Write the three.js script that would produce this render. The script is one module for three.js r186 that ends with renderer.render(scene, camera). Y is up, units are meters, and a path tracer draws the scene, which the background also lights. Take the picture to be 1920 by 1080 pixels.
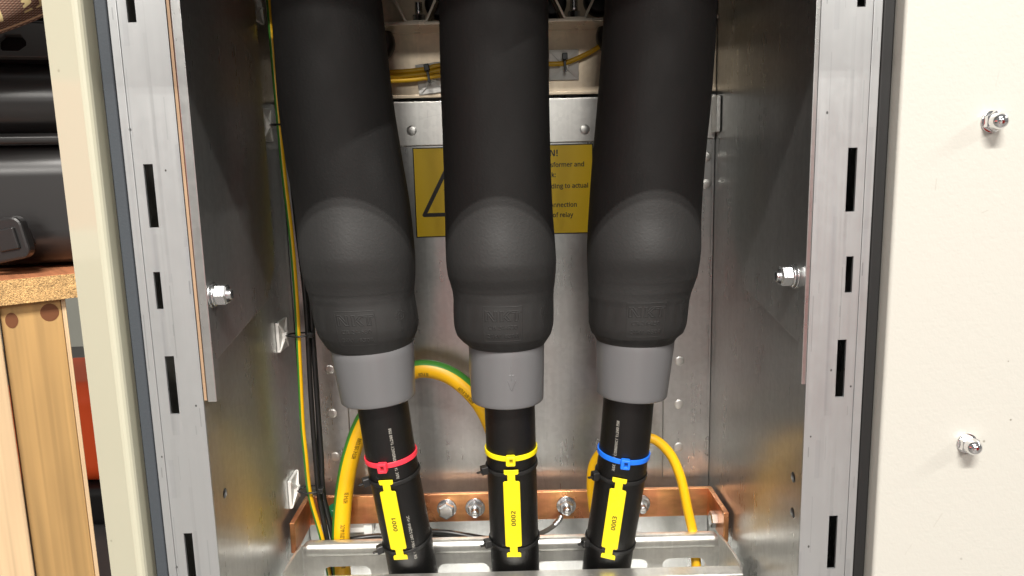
import * as THREE from 'three';
import { RoundedBoxGeometry } from 'three/addons/geometries/RoundedBoxGeometry.js';
import { mergeGeometries } from 'three/addons/utils/BufferGeometryUtils.js';
import { RectAreaLightUniformsLib } from 'three/addons/lights/RectAreaLightUniformsLib.js';

// ---------------------------------------------------------------- camera, light, exposure
const scene = new THREE.Scene();
const camera = new THREE.PerspectiveCamera(42.55, 16 / 9, 0.02, 60);
camera.position.set(-0.0012, 0.8, 0.5);
camera.rotation.order = 'YXZ';
camera.rotation.set(THREE.MathUtils.degToRad(-9.3), THREE.MathUtils.degToRad(-0.8), THREE.MathUtils.degToRad(-1.45));
const renderer = new THREE.WebGLRenderer({ antialias: true });
renderer.toneMapping = THREE.LinearToneMapping;
renderer.toneMappingExposure = 0.93;
renderer.shadowMap.enabled = true;
scene.background = new THREE.Color().setRGB(0.25, 0.247, 0.24);
RectAreaLightUniformsLib.init();
const LAMP_FRONT = 1400, LAMP_SIDE = 1050, FILL_FAR = 66;
const LAMP_COLOR = new THREE.Color().setRGB(1, 0.96, 0.90);

// ---------------------------------------------------------------- helpers
let seed = 7;
const rnd = () => { seed |= 0; seed = seed + 0x6D2B79F5 | 0; let t = Math.imul(seed ^ seed >>> 15, 1 | seed); t = t + Math.imul(t ^ t >>> 7, 61 | t) ^ t; return ((t ^ t >>> 14) >>> 0) / 4294967296; };
const V = (x, y, z) => new THREE.Vector3(x, y, z);
const D = THREE.MathUtils.degToRad;
const names = {};
function numbered(n) { if (!(n in names)) { names[n] = 0; return n; } names[n]++; return n + '_' + String(names[n]).padStart(3, '0'); }
function thing(name, label, category, pos = [0, 0, 0], group) {
  const o = new THREE.Group(); o.name = numbered(name); o.position.set(...pos);
  o.userData = { label, category }; if (group) o.userData.group = group;
  scene.add(o); return o;
}
function prep(g, metres = true) {
  if (g.index) g = g.toNonIndexed();
  if (!g.attributes.normal) g.computeVertexNormals();
  for (const k of Object.keys(g.attributes)) if (!['position', 'normal', 'uv'].includes(k)) g.deleteAttribute(k);
  if (metres) {
    const p = g.attributes.position, n = g.attributes.normal, uv = new Float32Array(p.count * 2);
    for (let t = 0; t < p.count; t += 3) {
      const a = [0, 0, 0];
      for (let k = 0; k < 3; k++) { a[0] += n.getX(t + k); a[1] += n.getY(t + k); a[2] += n.getZ(t + k); }
      const [ax, ay, az] = a.map(Math.abs);
      for (let k = 0; k < 3; k++) {
        const i = t + k, x = p.getX(i), y = p.getY(i), z = p.getZ(i);
        const [u, v] = ax >= ay && ax >= az ? [z, y] : ay >= az ? [x, z] : [x, y];
        uv[i * 2] = u; uv[i * 2 + 1] = v;
      }
    }
    g.setAttribute('uv', new THREE.BufferAttribute(uv, 2));
  }
  return g;
}
function obj(name, geos, mat, parent, metres = true) {
  const list = (Array.isArray(geos) ? geos : [geos]).map((g) => prep(g, metres));
  const m = new THREE.Mesh(list.length > 1 ? mergeGeometries(list) : list[0], mat);
  m.name = parent ? name : numbered(name);
  m.castShadow = m.receiveShadow = true;
  (parent || scene).add(m); return m;
}
function struct(name, geos, mat) { const m = obj(name, geos, mat, null); m.userData.kind = 'structure'; return m; }
function solo(name, geos, mat, label, category, group, metres = true) {
  const m = obj(name, geos, mat, null, metres); m.userData = { label, category }; if (group) m.userData.group = group; return m;
}
// box given by its limits
function bx(x0, x1, y0, y1, z0, z1, r = 0) {
  const g = r ? new RoundedBoxGeometry(x1 - x0, y1 - y0, z1 - z0, 3, r) : new THREE.BoxGeometry(x1 - x0, y1 - y0, z1 - z0);
  return g.translate((x0 + x1) / 2, (y0 + y1) / 2, (z0 + z1) / 2);
}
function poly(pts, holes = []) {
  const s = new THREE.Shape(pts.map((p) => new THREE.Vector2(...p)));
  for (const h of holes) s.holes.push(new THREE.Path(h.map((p) => new THREE.Vector2(...p))));
  return s;
}
const rect = (x0, x1, y0, y1) => [[x0, y0], [x1, y0], [x1, y1], [x0, y1]];
function roundRect(x0, x1, y0, y1, r, n = 5) {
  const o = [];
  for (const [cx, cy, a] of [[x1 - r, y0 + r, -90], [x1 - r, y1 - r, 0], [x0 + r, y1 - r, 90], [x0 + r, y0 + r, 180]])
    for (let i = 0; i <= n; i++) { const t = D(a + 90 * i / n); o.push([cx + r * Math.cos(t), cy + r * Math.sin(t)]); }
  return o;
}
const circle = (cx, cy, r, n = 24) => Array.from({ length: n }, (_, i) => [cx + r * Math.cos(i / n * 2 * Math.PI), cy + r * Math.sin(i / n * 2 * Math.PI)]);
// plate in the xy plane between z0 and z1
function plate(shape, z0, z1, bevel = 0) {
  return new THREE.ExtrudeGeometry(shape, { depth: z1 - z0 - 2 * bevel, bevelEnabled: bevel > 0, bevelThickness: bevel, bevelSize: bevel, bevelOffset: -bevel, bevelSegments: 2, curveSegments: 16 }).translate(0, 0, z0 + bevel);
}
// plate in the plane of constant x: shape coordinates are (-z, y)
function sidePlate(shape, x0, x1, bevel = 0) {
  const g = plate(shape, 0, x1 - x0, bevel);   // x -> -z, y -> y, z -> x
  return g.applyMatrix4(new THREE.Matrix4().makeBasis(V(0, 0, -1), V(0, 1, 0), V(1, 0, 0))).translate(x0, 0, 0);
}
// tube with a fixed reference direction, so that stripes and print stay where they are: u in metres along it, v round it (0 = towards side)
function refTube(pts, r, side = V(0, 0, 1), seg = 80, rad = 18, stretch = 1) {
  const c = new THREE.CatmullRomCurve3(pts, false, 'centripetal'), L = c.getLength();
  const pos = [], nor = [], uv = [], idx = [];
  for (let i = 0; i <= seg; i++) {
    const p = c.getPointAt(i / seg), t = c.getTangentAt(i / seg), a = side.clone().addScaledVector(t, -side.dot(t)).normalize(), b = t.clone().cross(a);
    for (let j = 0; j <= rad; j++) {
      const w = j / rad * 2 * Math.PI, n = a.clone().multiplyScalar(Math.cos(w)).addScaledVector(b, Math.sin(w));
      pos.push(p.x + n.x * r, p.y + n.y * r, p.z + n.z * r); nor.push(n.x, n.y, n.z); uv.push(i / seg * L * stretch, 1 - j / rad);
    }
  }
  for (let i = 0; i < seg; i++) for (let j = 0; j < rad; j++) { const q = i * (rad + 1) + j; idx.push(q, q + 1, q + rad + 1, q + 1, q + rad + 2, q + rad + 1); }
  const g = new THREE.BufferGeometry();
  g.setAttribute('position', new THREE.Float32BufferAttribute(pos, 3)); g.setAttribute('normal', new THREE.Float32BufferAttribute(nor, 3)); g.setAttribute('uv', new THREE.Float32BufferAttribute(uv, 2)); g.setIndex(idx);
  return g;
}
// stack of round sections [y, cx, r, cz, rz] from top to bottom; u round (0.5 = front), v = y in metres
function loft(rows, n = 64, per = 8, cap = true) {
  const key = rows.map((r) => [r[0], r[1], r[2], r[3] ?? -0.115, r[4] ?? r[2]]), S = [];
  const cr = (a, b, c, d, t) => 0.5 * (2 * b + (c - a) * t + (2 * a - 5 * b + 4 * c - d) * t * t + (3 * b - a - 3 * c + d) * t * t * t);
  for (let i = 0; i < key.length - 1; i++) for (let k = 0; k < per; k++) {
    const q = [key[Math.max(i - 1, 0)], key[i], key[i + 1], key[Math.min(i + 2, key.length - 1)]];
    S.push(key[0].map((_, j) => j === 0 ? key[i][0] + (key[i + 1][0] - key[i][0]) * k / per : cr(q[0][j], q[1][j], q[2][j], q[3][j], k / per)));
  }
  S.push(key[key.length - 1]);
  const pos = [], uv = [], idx = [];
  for (const [y, cx, r, cz, rz] of S) for (let j = 0; j <= n; j++) { const a = j / n * 2 * Math.PI; pos.push(cx - r * Math.sin(a), y, cz - rz * Math.cos(a)); uv.push(j / n, y); }
  for (let i = 0; i < S.length - 1; i++) for (let j = 0; j < n; j++) { const q = i * (n + 1) + j; idx.push(q, q + n + 1, q + 1, q + 1, q + n + 1, q + n + 2); }
  const g = new THREE.BufferGeometry();
  g.setAttribute('position', new THREE.Float32BufferAttribute(pos, 3)); g.setAttribute('uv', new THREE.Float32BufferAttribute(uv, 2)); g.setIndex(idx); g.computeVertexNormals();
  const nn = g.attributes.normal;
  for (let i = 0; i < S.length; i++) {   // close the seam
    const a = i * (n + 1), b = a + n, v = V(nn.getX(a) + nn.getX(b), nn.getY(a) + nn.getY(b), nn.getZ(a) + nn.getZ(b)).normalize();
    nn.setXYZ(a, v.x, v.y, v.z); nn.setXYZ(b, v.x, v.y, v.z);
  }
  return g;
}
const lathe = (pts, n = 32) => new THREE.LatheGeometry(pts.map((p) => new THREE.Vector2(...p)), n);
function hexNut(af, h, ch = 0.0008) {   // axis y, base at 0, chamfered corners on top
  const R = af / Math.sqrt(3);
  const g = lathe([[0, 0], [R, 0], [R, h - ch], [R - ch * 1.4, h], [0, h]], 6);
  return g.toNonIndexed();
}
const flat = (g) => { const h = g.index ? g.toNonIndexed() : g; h.computeVertexNormals(); return h; };

// ---------------------------------------------------------------- textures
function hash(x, y, s) { let h = Math.imul(x | 0, 374761393) + Math.imul(y | 0, 668265263) + Math.imul(s | 0, 974634211); h = Math.imul(h ^ h >>> 13, 1274126177); return ((h ^ h >>> 16) >>> 0) / 4294967296; }
function noise(x, y, px, py, s) {   // periodic value noise
  const xi = Math.floor(x), yi = Math.floor(y), f = x - xi, g = y - yi, u = f * f * (3 - 2 * f), v = g * g * (3 - 2 * g);
  const w = (a, b) => hash(((a % px) + px) % px, ((b % py) + py) % py, s);
  return (w(xi, yi) * (1 - u) + w(xi + 1, yi) * u) * (1 - v) + (w(xi, yi + 1) * (1 - u) + w(xi + 1, yi + 1) * u) * v;
}
function fbm(x, y, px, py, s, o = 4) { let a = 0, k = 0.5, t = 0; for (let i = 0; i < o; i++) { a += k * noise(x * 2 ** i, y * 2 ** i, px * 2 ** i, py * 2 ** i, s + i); t += k; k *= 0.5; } return a / t; }
function tex(n, tile, fn, srgb = false, tileY = tile) {
  const d = new Uint8Array(n * n * 4);
  for (let j = 0; j < n; j++) for (let i = 0; i < n; i++) {
    const c = fn(i / n, j / n), q = (j * n + i) * 4, e = Array.isArray(c) ? c : [c, c, c];
    for (let k = 0; k < 3; k++) d[q + k] = Math.max(0, Math.min(255, e[k] * 255)); d[q + 3] = 255;
  }
  const t = new THREE.DataTexture(d, n, n); t.wrapS = t.wrapT = THREE.RepeatWrapping; t.magFilter = THREE.LinearFilter; t.minFilter = THREE.LinearMipmapLinearFilter; t.generateMipmaps = true;
  t.repeat.set(1 / tile, 1 / tileY); if (srgb) t.colorSpace = THREE.SRGBColorSpace; t.needsUpdate = true; return t;
}
function canvasTex(w, h, draw, srgb = true) {
  const c = document.createElement('canvas'); c.width = w; c.height = h; const g = c.getContext('2d'); draw(g, w, h);
  const t = new THREE.CanvasTexture(c); if (srgb) t.colorSpace = THREE.SRGBColorSpace; t.wrapS = t.wrapT = THREE.RepeatWrapping; return t;
}
// zinc spangle: cells of about 6 mm, long fine rolling streaks
const cells = (u, v, n, s) => { let best = 9, id = 0; const x = u * n, y = v * n, xi = Math.floor(x), yi = Math.floor(y);
  for (let a = -1; a <= 1; a++) for (let b = -1; b <= 1; b++) { const cx = (xi + a + n) % n, cy = (yi + b + n) % n, dx = xi + a + hash(cx, cy, s) - x, dy = yi + b + hash(cx, cy, s + 1) - y, d = dx * dx + dy * dy; if (d < best) { best = d; id = hash(cx, cy, s + 2); } } return id; };
const galvRough = tex(512, 0.19, (u, v) => 0.40 + 0.03 * cells(u, v, 40, 3) + 0.08 * (fbm(u * 6, v * 3, 6, 3, 11) - 0.5) + 0.05 * (noise(u * 160, v * 3, 160, 3, 5) - 0.5));
const galvColor = tex(512, 0.23, (u, v) => { const k = 0.92 + 0.035 * cells(u, v, 60, 9) + 0.07 * (fbm(u * 5, v * 3, 5, 3, 21) - 0.5) + 0.03 * (noise(u * 120, v * 2, 120, 2, 8) - 0.5); return [k, k, k * 0.99]; }, true);
const galvBump = tex(512, 0.17, (u, v) => 0.5 + 0.3 * (fbm(u * 8, v * 8, 8, 8, 31) - 0.5) + 0.2 * (noise(u * 150, v * 4, 150, 4, 6) - 0.5));
function scratch(t, n, lo, hi) {
  const { data, width: w } = t.image;
  for (let i = 0; i < n; i++) {
    let x = rnd() * w, y = rnd() * w; const a = rnd() < 0.6 ? Math.PI / 2 + (rnd() - 0.5) * 0.5 : rnd() * 6.3, L = 8 + rnd() * 70, k = lo + rnd() * (hi - lo);
    for (let j = 0; j < L; j++) { x += Math.cos(a); y += Math.sin(a); const q = (((y | 0) + 4 * w) % w * w + ((x | 0) + 4 * w) % w) * 4; for (let c = 0; c < 3; c++) data[q + c] = Math.max(0, Math.min(255, data[q + c] * k)); }
  }
}
scratch(galvColor, 36, 0.90, 1.05); scratch(galvRough, 26, 0.88, 1.14);
const peel = tex(256, 0.03, (u, v) => fbm(u * 14, v * 14, 14, 14, 41, 3));
const grit = tex(256, 0.02, (u, v) => fbm(u * 24, v * 24, 24, 24, 61, 3));
const smudge = tex(512, 0.15, (u, v) => { const k = 0.5 + 0.9 * (fbm(u * 5, v * 5, 5, 5, 71, 5) - 0.5); return k; });
const rubberRough = tex(512, 0.12, (u, v) => 0.64 + 0.32 * (fbm(u * 6, v * 6, 6, 6, 81, 5) - 0.5) + 0.06 * (noise(u * 200, v * 200, 200, 200, 4) - 0.5));

const paintVar = canvasTex(1024, 1024, (g, w, h) => {
  g.fillStyle = '#fafaf8'; g.fillRect(0, 0, w, h);
  for (let i = 0; i < 34; i++) { g.fillStyle = `rgba(70,62,50,${0.15 + rnd() * 0.5})`; g.beginPath(); g.arc(rnd() * w, rnd() * h, 0.8 + rnd() * 1.6, 0, 7); g.fill(); }
  for (let i = 0; i < 22; i++) { g.strokeStyle = `rgba(120,110,95,${0.05 + rnd() * 0.15})`; g.lineWidth = 1; const x = rnd() * w, y = rnd() * h; g.beginPath(); g.moveTo(x, y); g.lineTo(x + (rnd() - 0.5) * 40, y + (rnd() - 0.5) * 60); g.stroke(); }
});
paintVar.repeat.set(1 / 0.42, 1 / 0.42);
const flangeMap = canvasTex(1024, 1024, (g, w, h) => {
  g.fillStyle = '#f4f4f3'; g.fillRect(0, 0, w, h);
  for (let i = 0; i < 260; i++) { const k = 170 + Math.floor(rnd() * 85); g.fillStyle = `rgba(${k},${k},${k + 2},${0.05 + rnd() * 0.12})`; g.fillRect(rnd() * w, rnd() * h, 2 + rnd() * 16, 80 + rnd() * 420); }
  for (let i = 0; i < 90; i++) { g.fillStyle = `rgba(90,92,96,${0.08 + rnd() * 0.22})`; g.fillRect(rnd() * w, rnd() * h, 1 + rnd() * 2.5, 20 + rnd() * 150); }
  for (let i = 0; i < 26; i++) { g.fillStyle = `rgba(50,48,46,${0.3 + rnd() * 0.5})`; g.beginPath(); g.arc(rnd() * w, rnd() * h, 1.5 + rnd() * 2.5, 0, 7); g.fill(); }
});
flangeMap.repeat.set(1 / 0.23, 1 / 0.31);
const std = (o) => new THREE.MeshStandardMaterial(o), phy = (o) => new THREE.MeshPhysicalMaterial(o);
const C = (r, g, b) => new THREE.Color().setRGB(r, g, b);
const galv = std({ color: C(0.63, 0.635, 0.635), metalness: 0.92, roughness: 0.72, map: galvColor, roughnessMap: galvRough });
const galvFlange = std({ color: C(0.475, 0.49, 0.497), metalness: 0.7, roughness: 1.0, map: flangeMap, roughnessMap: galvRough });
const galvBright = std({ color: C(0.82, 0.81, 0.79), metalness: 0.9, roughness: 0.85, map: galvColor, roughnessMap: galvRough });
const warmGalv = std({ color: C(0.84, 0.71, 0.55), metalness: 0.8, roughness: 1.05, map: galvColor, roughnessMap: galvRough });  // galvanised sheet with the warm light put into its colour
const cream = phy({ color: C(0.452, 0.443, 0.410), roughness: 0.5, map: paintVar, bumpMap: peel, bumpScale: 0.00010, clearcoat: 0.35, clearcoatRoughness: 0.3 });
const creamGloss = phy({ color: C(0.43, 0.42, 0.325), roughness: 0.45, map: paintVar, clearcoat: 1, clearcoatRoughness: 0.06, ior: 1.6 });
const gasketRubber = std({ color: C(0.035, 0.042, 0.05), roughness: 0.75, bumpMap: grit, bumpScale: 0.0001 });
const zinc = std({ color: C(0.74, 0.75, 0.76), metalness: 1, roughness: 0.26 });
const chrome = std({ color: C(0.82, 0.82, 0.83), metalness: 1, roughness: 0.1 });
const edgeReflection = std({ color: C(0.40, 0.27, 0.17), metalness: 0.3, roughness: 0.6, roughnessMap: smudge });  // brownish reflection put into a base colour
const blackPlastic = std({ color: C(0.012, 0.012, 0.012), roughness: 0.38 });
const blackCore = std({ color: C(0.006, 0.006, 0.006), roughness: 0.6 });
const whitePlastic = phy({ color: C(0.82, 0.81, 0.77), roughness: 0.45 });
const greyPlastic = phy({ color: C(0.118, 0.118, 0.122), roughness: 0.36, roughnessMap: null, clearcoat: 0.35, clearcoatRoughness: 0.18, bumpMap: peel, bumpScale: 0.00003 });
const rubber = std({ color: C(0.030, 0.028, 0.027), roughness: 1, roughnessMap: rubberRough });
const yellowWire = phy({ color: C(0.72, 0.42, 0.01), roughness: 0.4 });

// ---------------------------------------------------------------- the setting
const concrete = std({ color: C(0.22, 0.21, 0.20), roughness: 0.6, map: tex(512, 1.7, (u, v) => { const k = 0.8 + 0.5 * (fbm(u * 6, v * 6, 6, 6, 91, 6) - 0.5); return [k, k, k]; }, true) });
struct('floor', bx(-8, 8, -0.1, 0, -6, 12), concrete);
struct('wall', bx(-8, 8, 0, 3.2, -3.2, -3), std({ color: C(0.45, 0.45, 0.40), roughness: 0.9, map: paintVar }));

// ---------------------------------------------------------------- the cabinet
const cab = thing('switchgear_cabinet', 'open galvanised cable compartment holding the three black cable terminations', 'cabinet');
{
  const Y0 = 0.2, Y1 = 1.1;
  // front flanges with punched slots
  const slotsL = [[-0.2362, -0.2306, 0.8975, 0.94], [-0.2360, -0.2297, 0.7658, 0.8078], [-0.2368, -0.2322, 0.7101, 0.7358], [-0.2350, -0.2286, 0.6353, 0.6771], [-0.2346, -0.2285, 0.504, 0.5462], [-0.2346, -0.2285, 0.40, 0.44]];
  const slotsR = [[0.2347, 0.2404, 0.8970, 0.94], [0.2334, 0.2397, 0.7642, 0.8070], [0.2357, 0.2407, 0.7083, 0.7336], [0.2324, 0.2387, 0.6333, 0.6751], [0.2323, 0.2386, 0.5019, 0.5438], [0.2323, 0.2386, 0.40, 0.44]];
  const fl = obj('front_flange', plate(poly(rect(-0.2420, -0.2114, Y0, Y1), slotsL.map((s) => rect(...s))), -0.002, 0), galvFlange, cab);
  obj('folded_edge', plate(poly(rect(-0.2478, -0.2422, Y0, Y1)), -0.002, 0.0008, 0.0004), galvFlange, fl);
  const fr = obj('front_flange', plate(poly(rect(0.2114, 0.2454, Y0, Y1), slotsR.map((s) => rect(...s))), -0.002, 0), galvFlange, cab);
  obj('folded_edge', plate(poly(rect(0.2456, 0.2514, Y0, Y1)), -0.002, 0.0008, 0.0004), galvFlange, fr);
  obj('gasket', bx(-0.2558, -0.2482, Y0, Y1, -0.002, 0.0022, 0.0012), gasketRubber, cab);
  obj('gasket', bx(0.2518, 0.2596, Y0, Y1, -0.002, 0.0012, 0.0012), blackCore, cab);
  // cream outer edge on the left: front strip, return and outer side
  const jamb = obj('cabinet_edge', plate(poly([[-0.2588, 0.004], [-0.2588, -0.0085], [-0.2594, -0.0105], [-0.2606, -0.0119], [-0.2622, -0.0126], [-0.2640, -0.0126], [-0.2655, -0.0121], [-0.2860, -0.0058], [-0.2866, -0.0045], [-0.2866, 0.004]].reverse()), Y0, Y1).rotateX(-Math.PI / 2), creamGloss, cab);
  obj('outer_side', bx(-0.2864, -0.2845, Y0, Y1, -0.28, -0.0045), cream, jamb);
  // side walls
  const hole = (y, z) => circle(-z, y, 0.004, 16);
  const wl = obj('side_wall', sidePlate(poly(rect(0.0025, 0.2365, Y0, Y1), [hole(0.5654, -0.0231)]), -0.2135, -0.2116), galv, cab);
  const wr = obj('side_wall', sidePlate(poly(rect(0.0025, 0.2365, Y0, Y1), [hole(0.5669, -0.0166), hole(0.5394, -0.0150)]), 0.2116, 0.2135), galv, cab);
  obj('outer_side', bx(0.2785, 0.2804, Y0, Y1, -0.28, -0.0045), galv, cab);
  // mounting plates lining the upper walls, with slanted lower edges
  const mp = [[0.0, Y1], [0.0, 0.6436], [0.0085, 0.6436], [0.0090, 0.6722], [0.129, 0.6925], [0.150, 0.715], [0.156, 0.730], [0.156, Y1]];
  const pl = obj('mounting_plate', sidePlate(poly(mp), -0.2084, -0.2020, 0.0005), galv, cab);
  const pr = obj('mounting_plate', sidePlate(poly(mp), 0.2080, 0.2112, 0.0005), galv, cab);
  obj('edge_reflection', bx(-0.2108, -0.2090, 0.6445, Y1, -0.0018, -0.0004), edgeReflection, pl);  // thin strip painting in the orange reflection along the plate edge
  // studs with washer and nut on the mounting plates
  function stud(x, y, z, dir, parent) {
    const b = new THREE.Group(); b.name = 'bolt'; b.position.set(x, y, z); b.rotation.z = -dir * Math.PI / 2; parent.add(b);
    const w = lathe([[0.0045, 0], [0.0088, 0], [0.0090, 0.0004], [0.0088, 0.0014], [0.0045, 0.0016]], 28), w2 = lathe([[0.0045, 0.0018], [0.0078, 0.0018], [0.0079, 0.0026], [0.0072, 0.0036], [0.0045, 0.0036]], 28);
    obj('washer', [w, w2], zinc, b);
    obj('nut', flat(hexNut(0.0130, 0.0075, 0.001).translate(0, 0.0037, 0)), zinc, b);
    const th = []; for (let i = 0; i <= 4; i++) th.push([i % 2 ? 0.0034 : 0.0038, 0.0112 + i * 0.0006]);
    obj('stud', lathe([[0, 0.008], [0.0036, 0.008], ...th, [0.0028, 0.0141], [0, 0.0141]], 20), zinc, b);
  }
  stud(-0.2019, 0.7178, -0.0085, 1, pl);
  stud(0.2079, 0.7184, -0.018, -1, pr);
  // back: upper plate with warm light put into its colour, gap, lower panel
  const ub = obj('upper_back_panel', [bx(-0.211, 0.211, 0.8675, Y1, -0.236, -0.234), bx(-0.211, 0.211, 0.8675, 0.8705, -0.2338, -0.2325, 0.0005)], warmGalv, cab);
  const lb = obj('back_panel', bx(-0.211, 0.211, Y0, 0.8220, -0.238, -0.2342), galv, cab);
  obj('top_band', bx(-0.211, 0.211, 0.8224, 0.8643, -0.237, -0.2318, 0.0008), galvBright, lb);
  obj('side_flange', bx(0.1622, 0.2085, 0.4734, 0.8218, -0.2340, -0.2322, 0.0006), galv, lb);
  obj('side_flange', bx(-0.2085, -0.1622, 0.4734, 0.8218, -0.2340, -0.2322, 0.0006), galv, lb);
  obj('corner_strip', bx(0.2068, 0.2108, 0.828, 0.862, -0.2316, -0.215, 0.0006), galvBright, lb);
  const rv = (x, y, z = -0.2322) => obj('rivet', lathe([[0, 0.0007], [0.0034, 0.0007], [0.0040, 0.0002], [0.0047, 0.0002], [0.0049, 0]], 28).rotateX(Math.PI / 2).translate(x, y, z), galvBright, lb);
  for (const [x, y] of [[-0.1785, 0.6013], [-0.1788, 0.5547], [-0.1788, 0.5080], [0.1786, 0.5996], [0.1786, 0.5535], [0.1788, 0.5071], [0.2030, 0.8049], [0.2030, 0.7785]]) rv(x, y);
  rv(-0.0841, 0.8370, -0.2318); rv(0.0837, 0.8340, -0.2318);
  obj('outer_back', bx(-0.2804, 0.2804, Y0, Y1, -0.284, -0.281), galv, cab);
  // roof, added out-of-view flap that shades the boots, floor of the compartment
  obj('roof', bx(-0.278, 0.278, Y1 + 0.001, Y1 + 0.003, -0.28, 0.0), galv, cab);
  obj('bottom_plate', bx(-0.211, 0.211, 0.30, 0.303, -0.234, -0.003), galv, cab);
  obj('floor_pan', bx(-0.2780, 0.2780, Y0 - 0.004, Y0 - 0.001, -0.2804, -0.001), galv, cab);
  obj('shade_flap', [bx(-0.205, 0.205, 0.991, 0.994, 0.004, 0.12, 0.001), bx(-0.205, 0.205, 0.9942, 1.10, 0.004, 0.007, 0.001)], cream, cab);
}
// neighbouring cream panel with dome nuts
{
  const p = thing('cream_panel', 'flat cream painted steel panel on the right carrying two dome nuts', 'panel', [0.2604, 0.2, 0]);
  obj('sheet', bx(0, 0.5, 0, 0.95, -0.003, 0.012, 0.0024), cream, p);
  for (const [x, y] of [[0.3210, 0.8212], [0.3212, 0.6012]]) {
    const n = new THREE.Group(); n.name = 'dome_nut'; n.position.set(x - 0.2604, y - 0.2, 0.012); n.rotation.x = Math.PI / 2; p.add(n);
    obj('washer', lathe([[0.003, 0], [0.0070, 0], [0.0072, 0.0005], [0.0069, 0.0013], [0.003, 0.0013]], 32), chrome, n);
    obj('hex_base', flat(hexNut(0.0118, 0.0046, 0.0007).translate(0, 0.0013, 0)), chrome, n);
    const d = [[0.0057, 0.0058], [0.0056, 0.0070]]; for (let i = 1; i <= 12; i++) { const a = i / 12 * Math.PI / 2; d.push([0.0056 * Math.cos(a), 0.0075 + 0.0056 * Math.sin(a)]); }
    obj('dome', lathe(d, 32), chrome, n);
  }
}
// warning sign on the back panel
{
  const t = canvasTex(1024, 512, (g, w, h) => {
    g.fillStyle = '#ffd413'; g.fillRect(0, 0, w, h); g.strokeStyle = '#14110a'; g.lineWidth = 6; g.strokeRect(3, 3, w - 6, h - 6);
    const X = (m) => (m + 0.0844) / 0.1760 * w, Y = (m) => (0.8206 - m) / 0.0875 * h;
    g.lineWidth = 22; g.lineJoin = 'round'; g.beginPath(); g.moveTo(X(-0.0755), Y(0.7552)); g.lineTo(X(-0.0485), Y(0.8060)); g.lineTo(X(-0.0215), Y(0.7552)); g.closePath(); g.stroke();
    g.fillStyle = '#14110a'; g.beginPath();
    for (const [i, [x, y]] of [[-0.0455, 0.7965], [-0.0555, 0.7790], [-0.0490, 0.7790], [-0.0520, 0.7680], [-0.0555, 0.7700], [-0.0500, 0.7585], [-0.0455, 0.7720], [-0.0480, 0.7712], [-0.0420, 0.7830], [-0.0475, 0.7830]].entries()) i ? g.lineTo(X(x), Y(y)) : g.moveTo(X(x), Y(y));
    g.fill();
    g.textAlign = 'right'; g.font = 'bold 50px sans-serif'; g.fillText('ATTENTION!', X(0.0575), Y(0.8093));
    g.font = '35px sans-serif';
    for (const [s, x, y] of [['transformer and', 0.0830, 0.7990], ['check:', 0.0550, 0.7892], ['according to actual', 0.0868, 0.7783], ['connection', 0.0755, 0.7598], ['of relay', 0.0714, 0.7500]]) { g.fillText(s, X(x), Y(y)); g.lineWidth = 1.4; g.strokeStyle = '#14110a'; g.strokeText(s, X(x), Y(y)); }
  });
  const s = thing('warning_sign', 'yellow warning sign with black triangle and lettering behind the middle boot', 'sign', [0, 0.777, -0.2340]);
  const g = new THREE.PlaneGeometry(0.1760, 0.0875).translate(0.0036, -0.0002, 0.0011);
  obj('backing', bx(-0.0844, 0.0916, -0.0439, 0.0435, 0.0, 0.0010), yellowWire, s);
  obj('printed_face', g, phy({ map: t, roughness: 0.45 }), s, false);
}

// ---------------------------------------------------------------- terminations
const bootBump = canvasTex(2048, 512, (g, w, h) => {
  g.fillStyle = '#808080'; g.fillRect(0, 0, w, h);
  for (let i = 0; i < 9000; i++) { const k = 118 + Math.floor(rnd() * 20); g.fillStyle = `rgb(${k},${k},${k})`; g.fillRect(rnd() * w, rnd() * h, 2 + rnd() * 5, 2 + rnd() * 4); }
  const cx = w / 2 - 8; g.strokeStyle = '#b0b0b0'; g.fillStyle = '#e8e8e8'; g.lineWidth = 4;
  g.strokeRect(cx - 122, 120, 244, 240);
  g.font = 'bold 104px sans-serif'; g.textAlign = 'center'; g.save(); g.translate(cx, 216); g.scale(1.15, 0.9); g.lineWidth = 6; g.strokeStyle = '#f4f4f4'; g.strokeText('NKT', 0, 0); g.restore();
  g.font = 'bold 40px sans-serif'; g.fillText('CB 24-630', cx, 276); g.fillText('24kV  630A', cx, 336);
  const mx = w / 2 + 285; g.lineWidth = 6; for (const r of [14, 30]) { g.beginPath(); g.arc(mx, 180, r, 0, 7); g.stroke(); }
  for (let i = 0; i < 12; i++) { const a = i / 12 * 6.283; g.beginPath(); g.moveTo(mx + 32 * Math.cos(a), 180 + 32 * Math.sin(a)); g.lineTo(mx + 42 * Math.cos(a), 180 + 42 * Math.sin(a)); g.stroke(); }
  g.fillRect(mx - 5, 268, 10, 26);
}, false);
bootBump.repeat.set(1, 1 / 0.06); bootBump.offset.set(0, -0.645 / 0.06);
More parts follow.
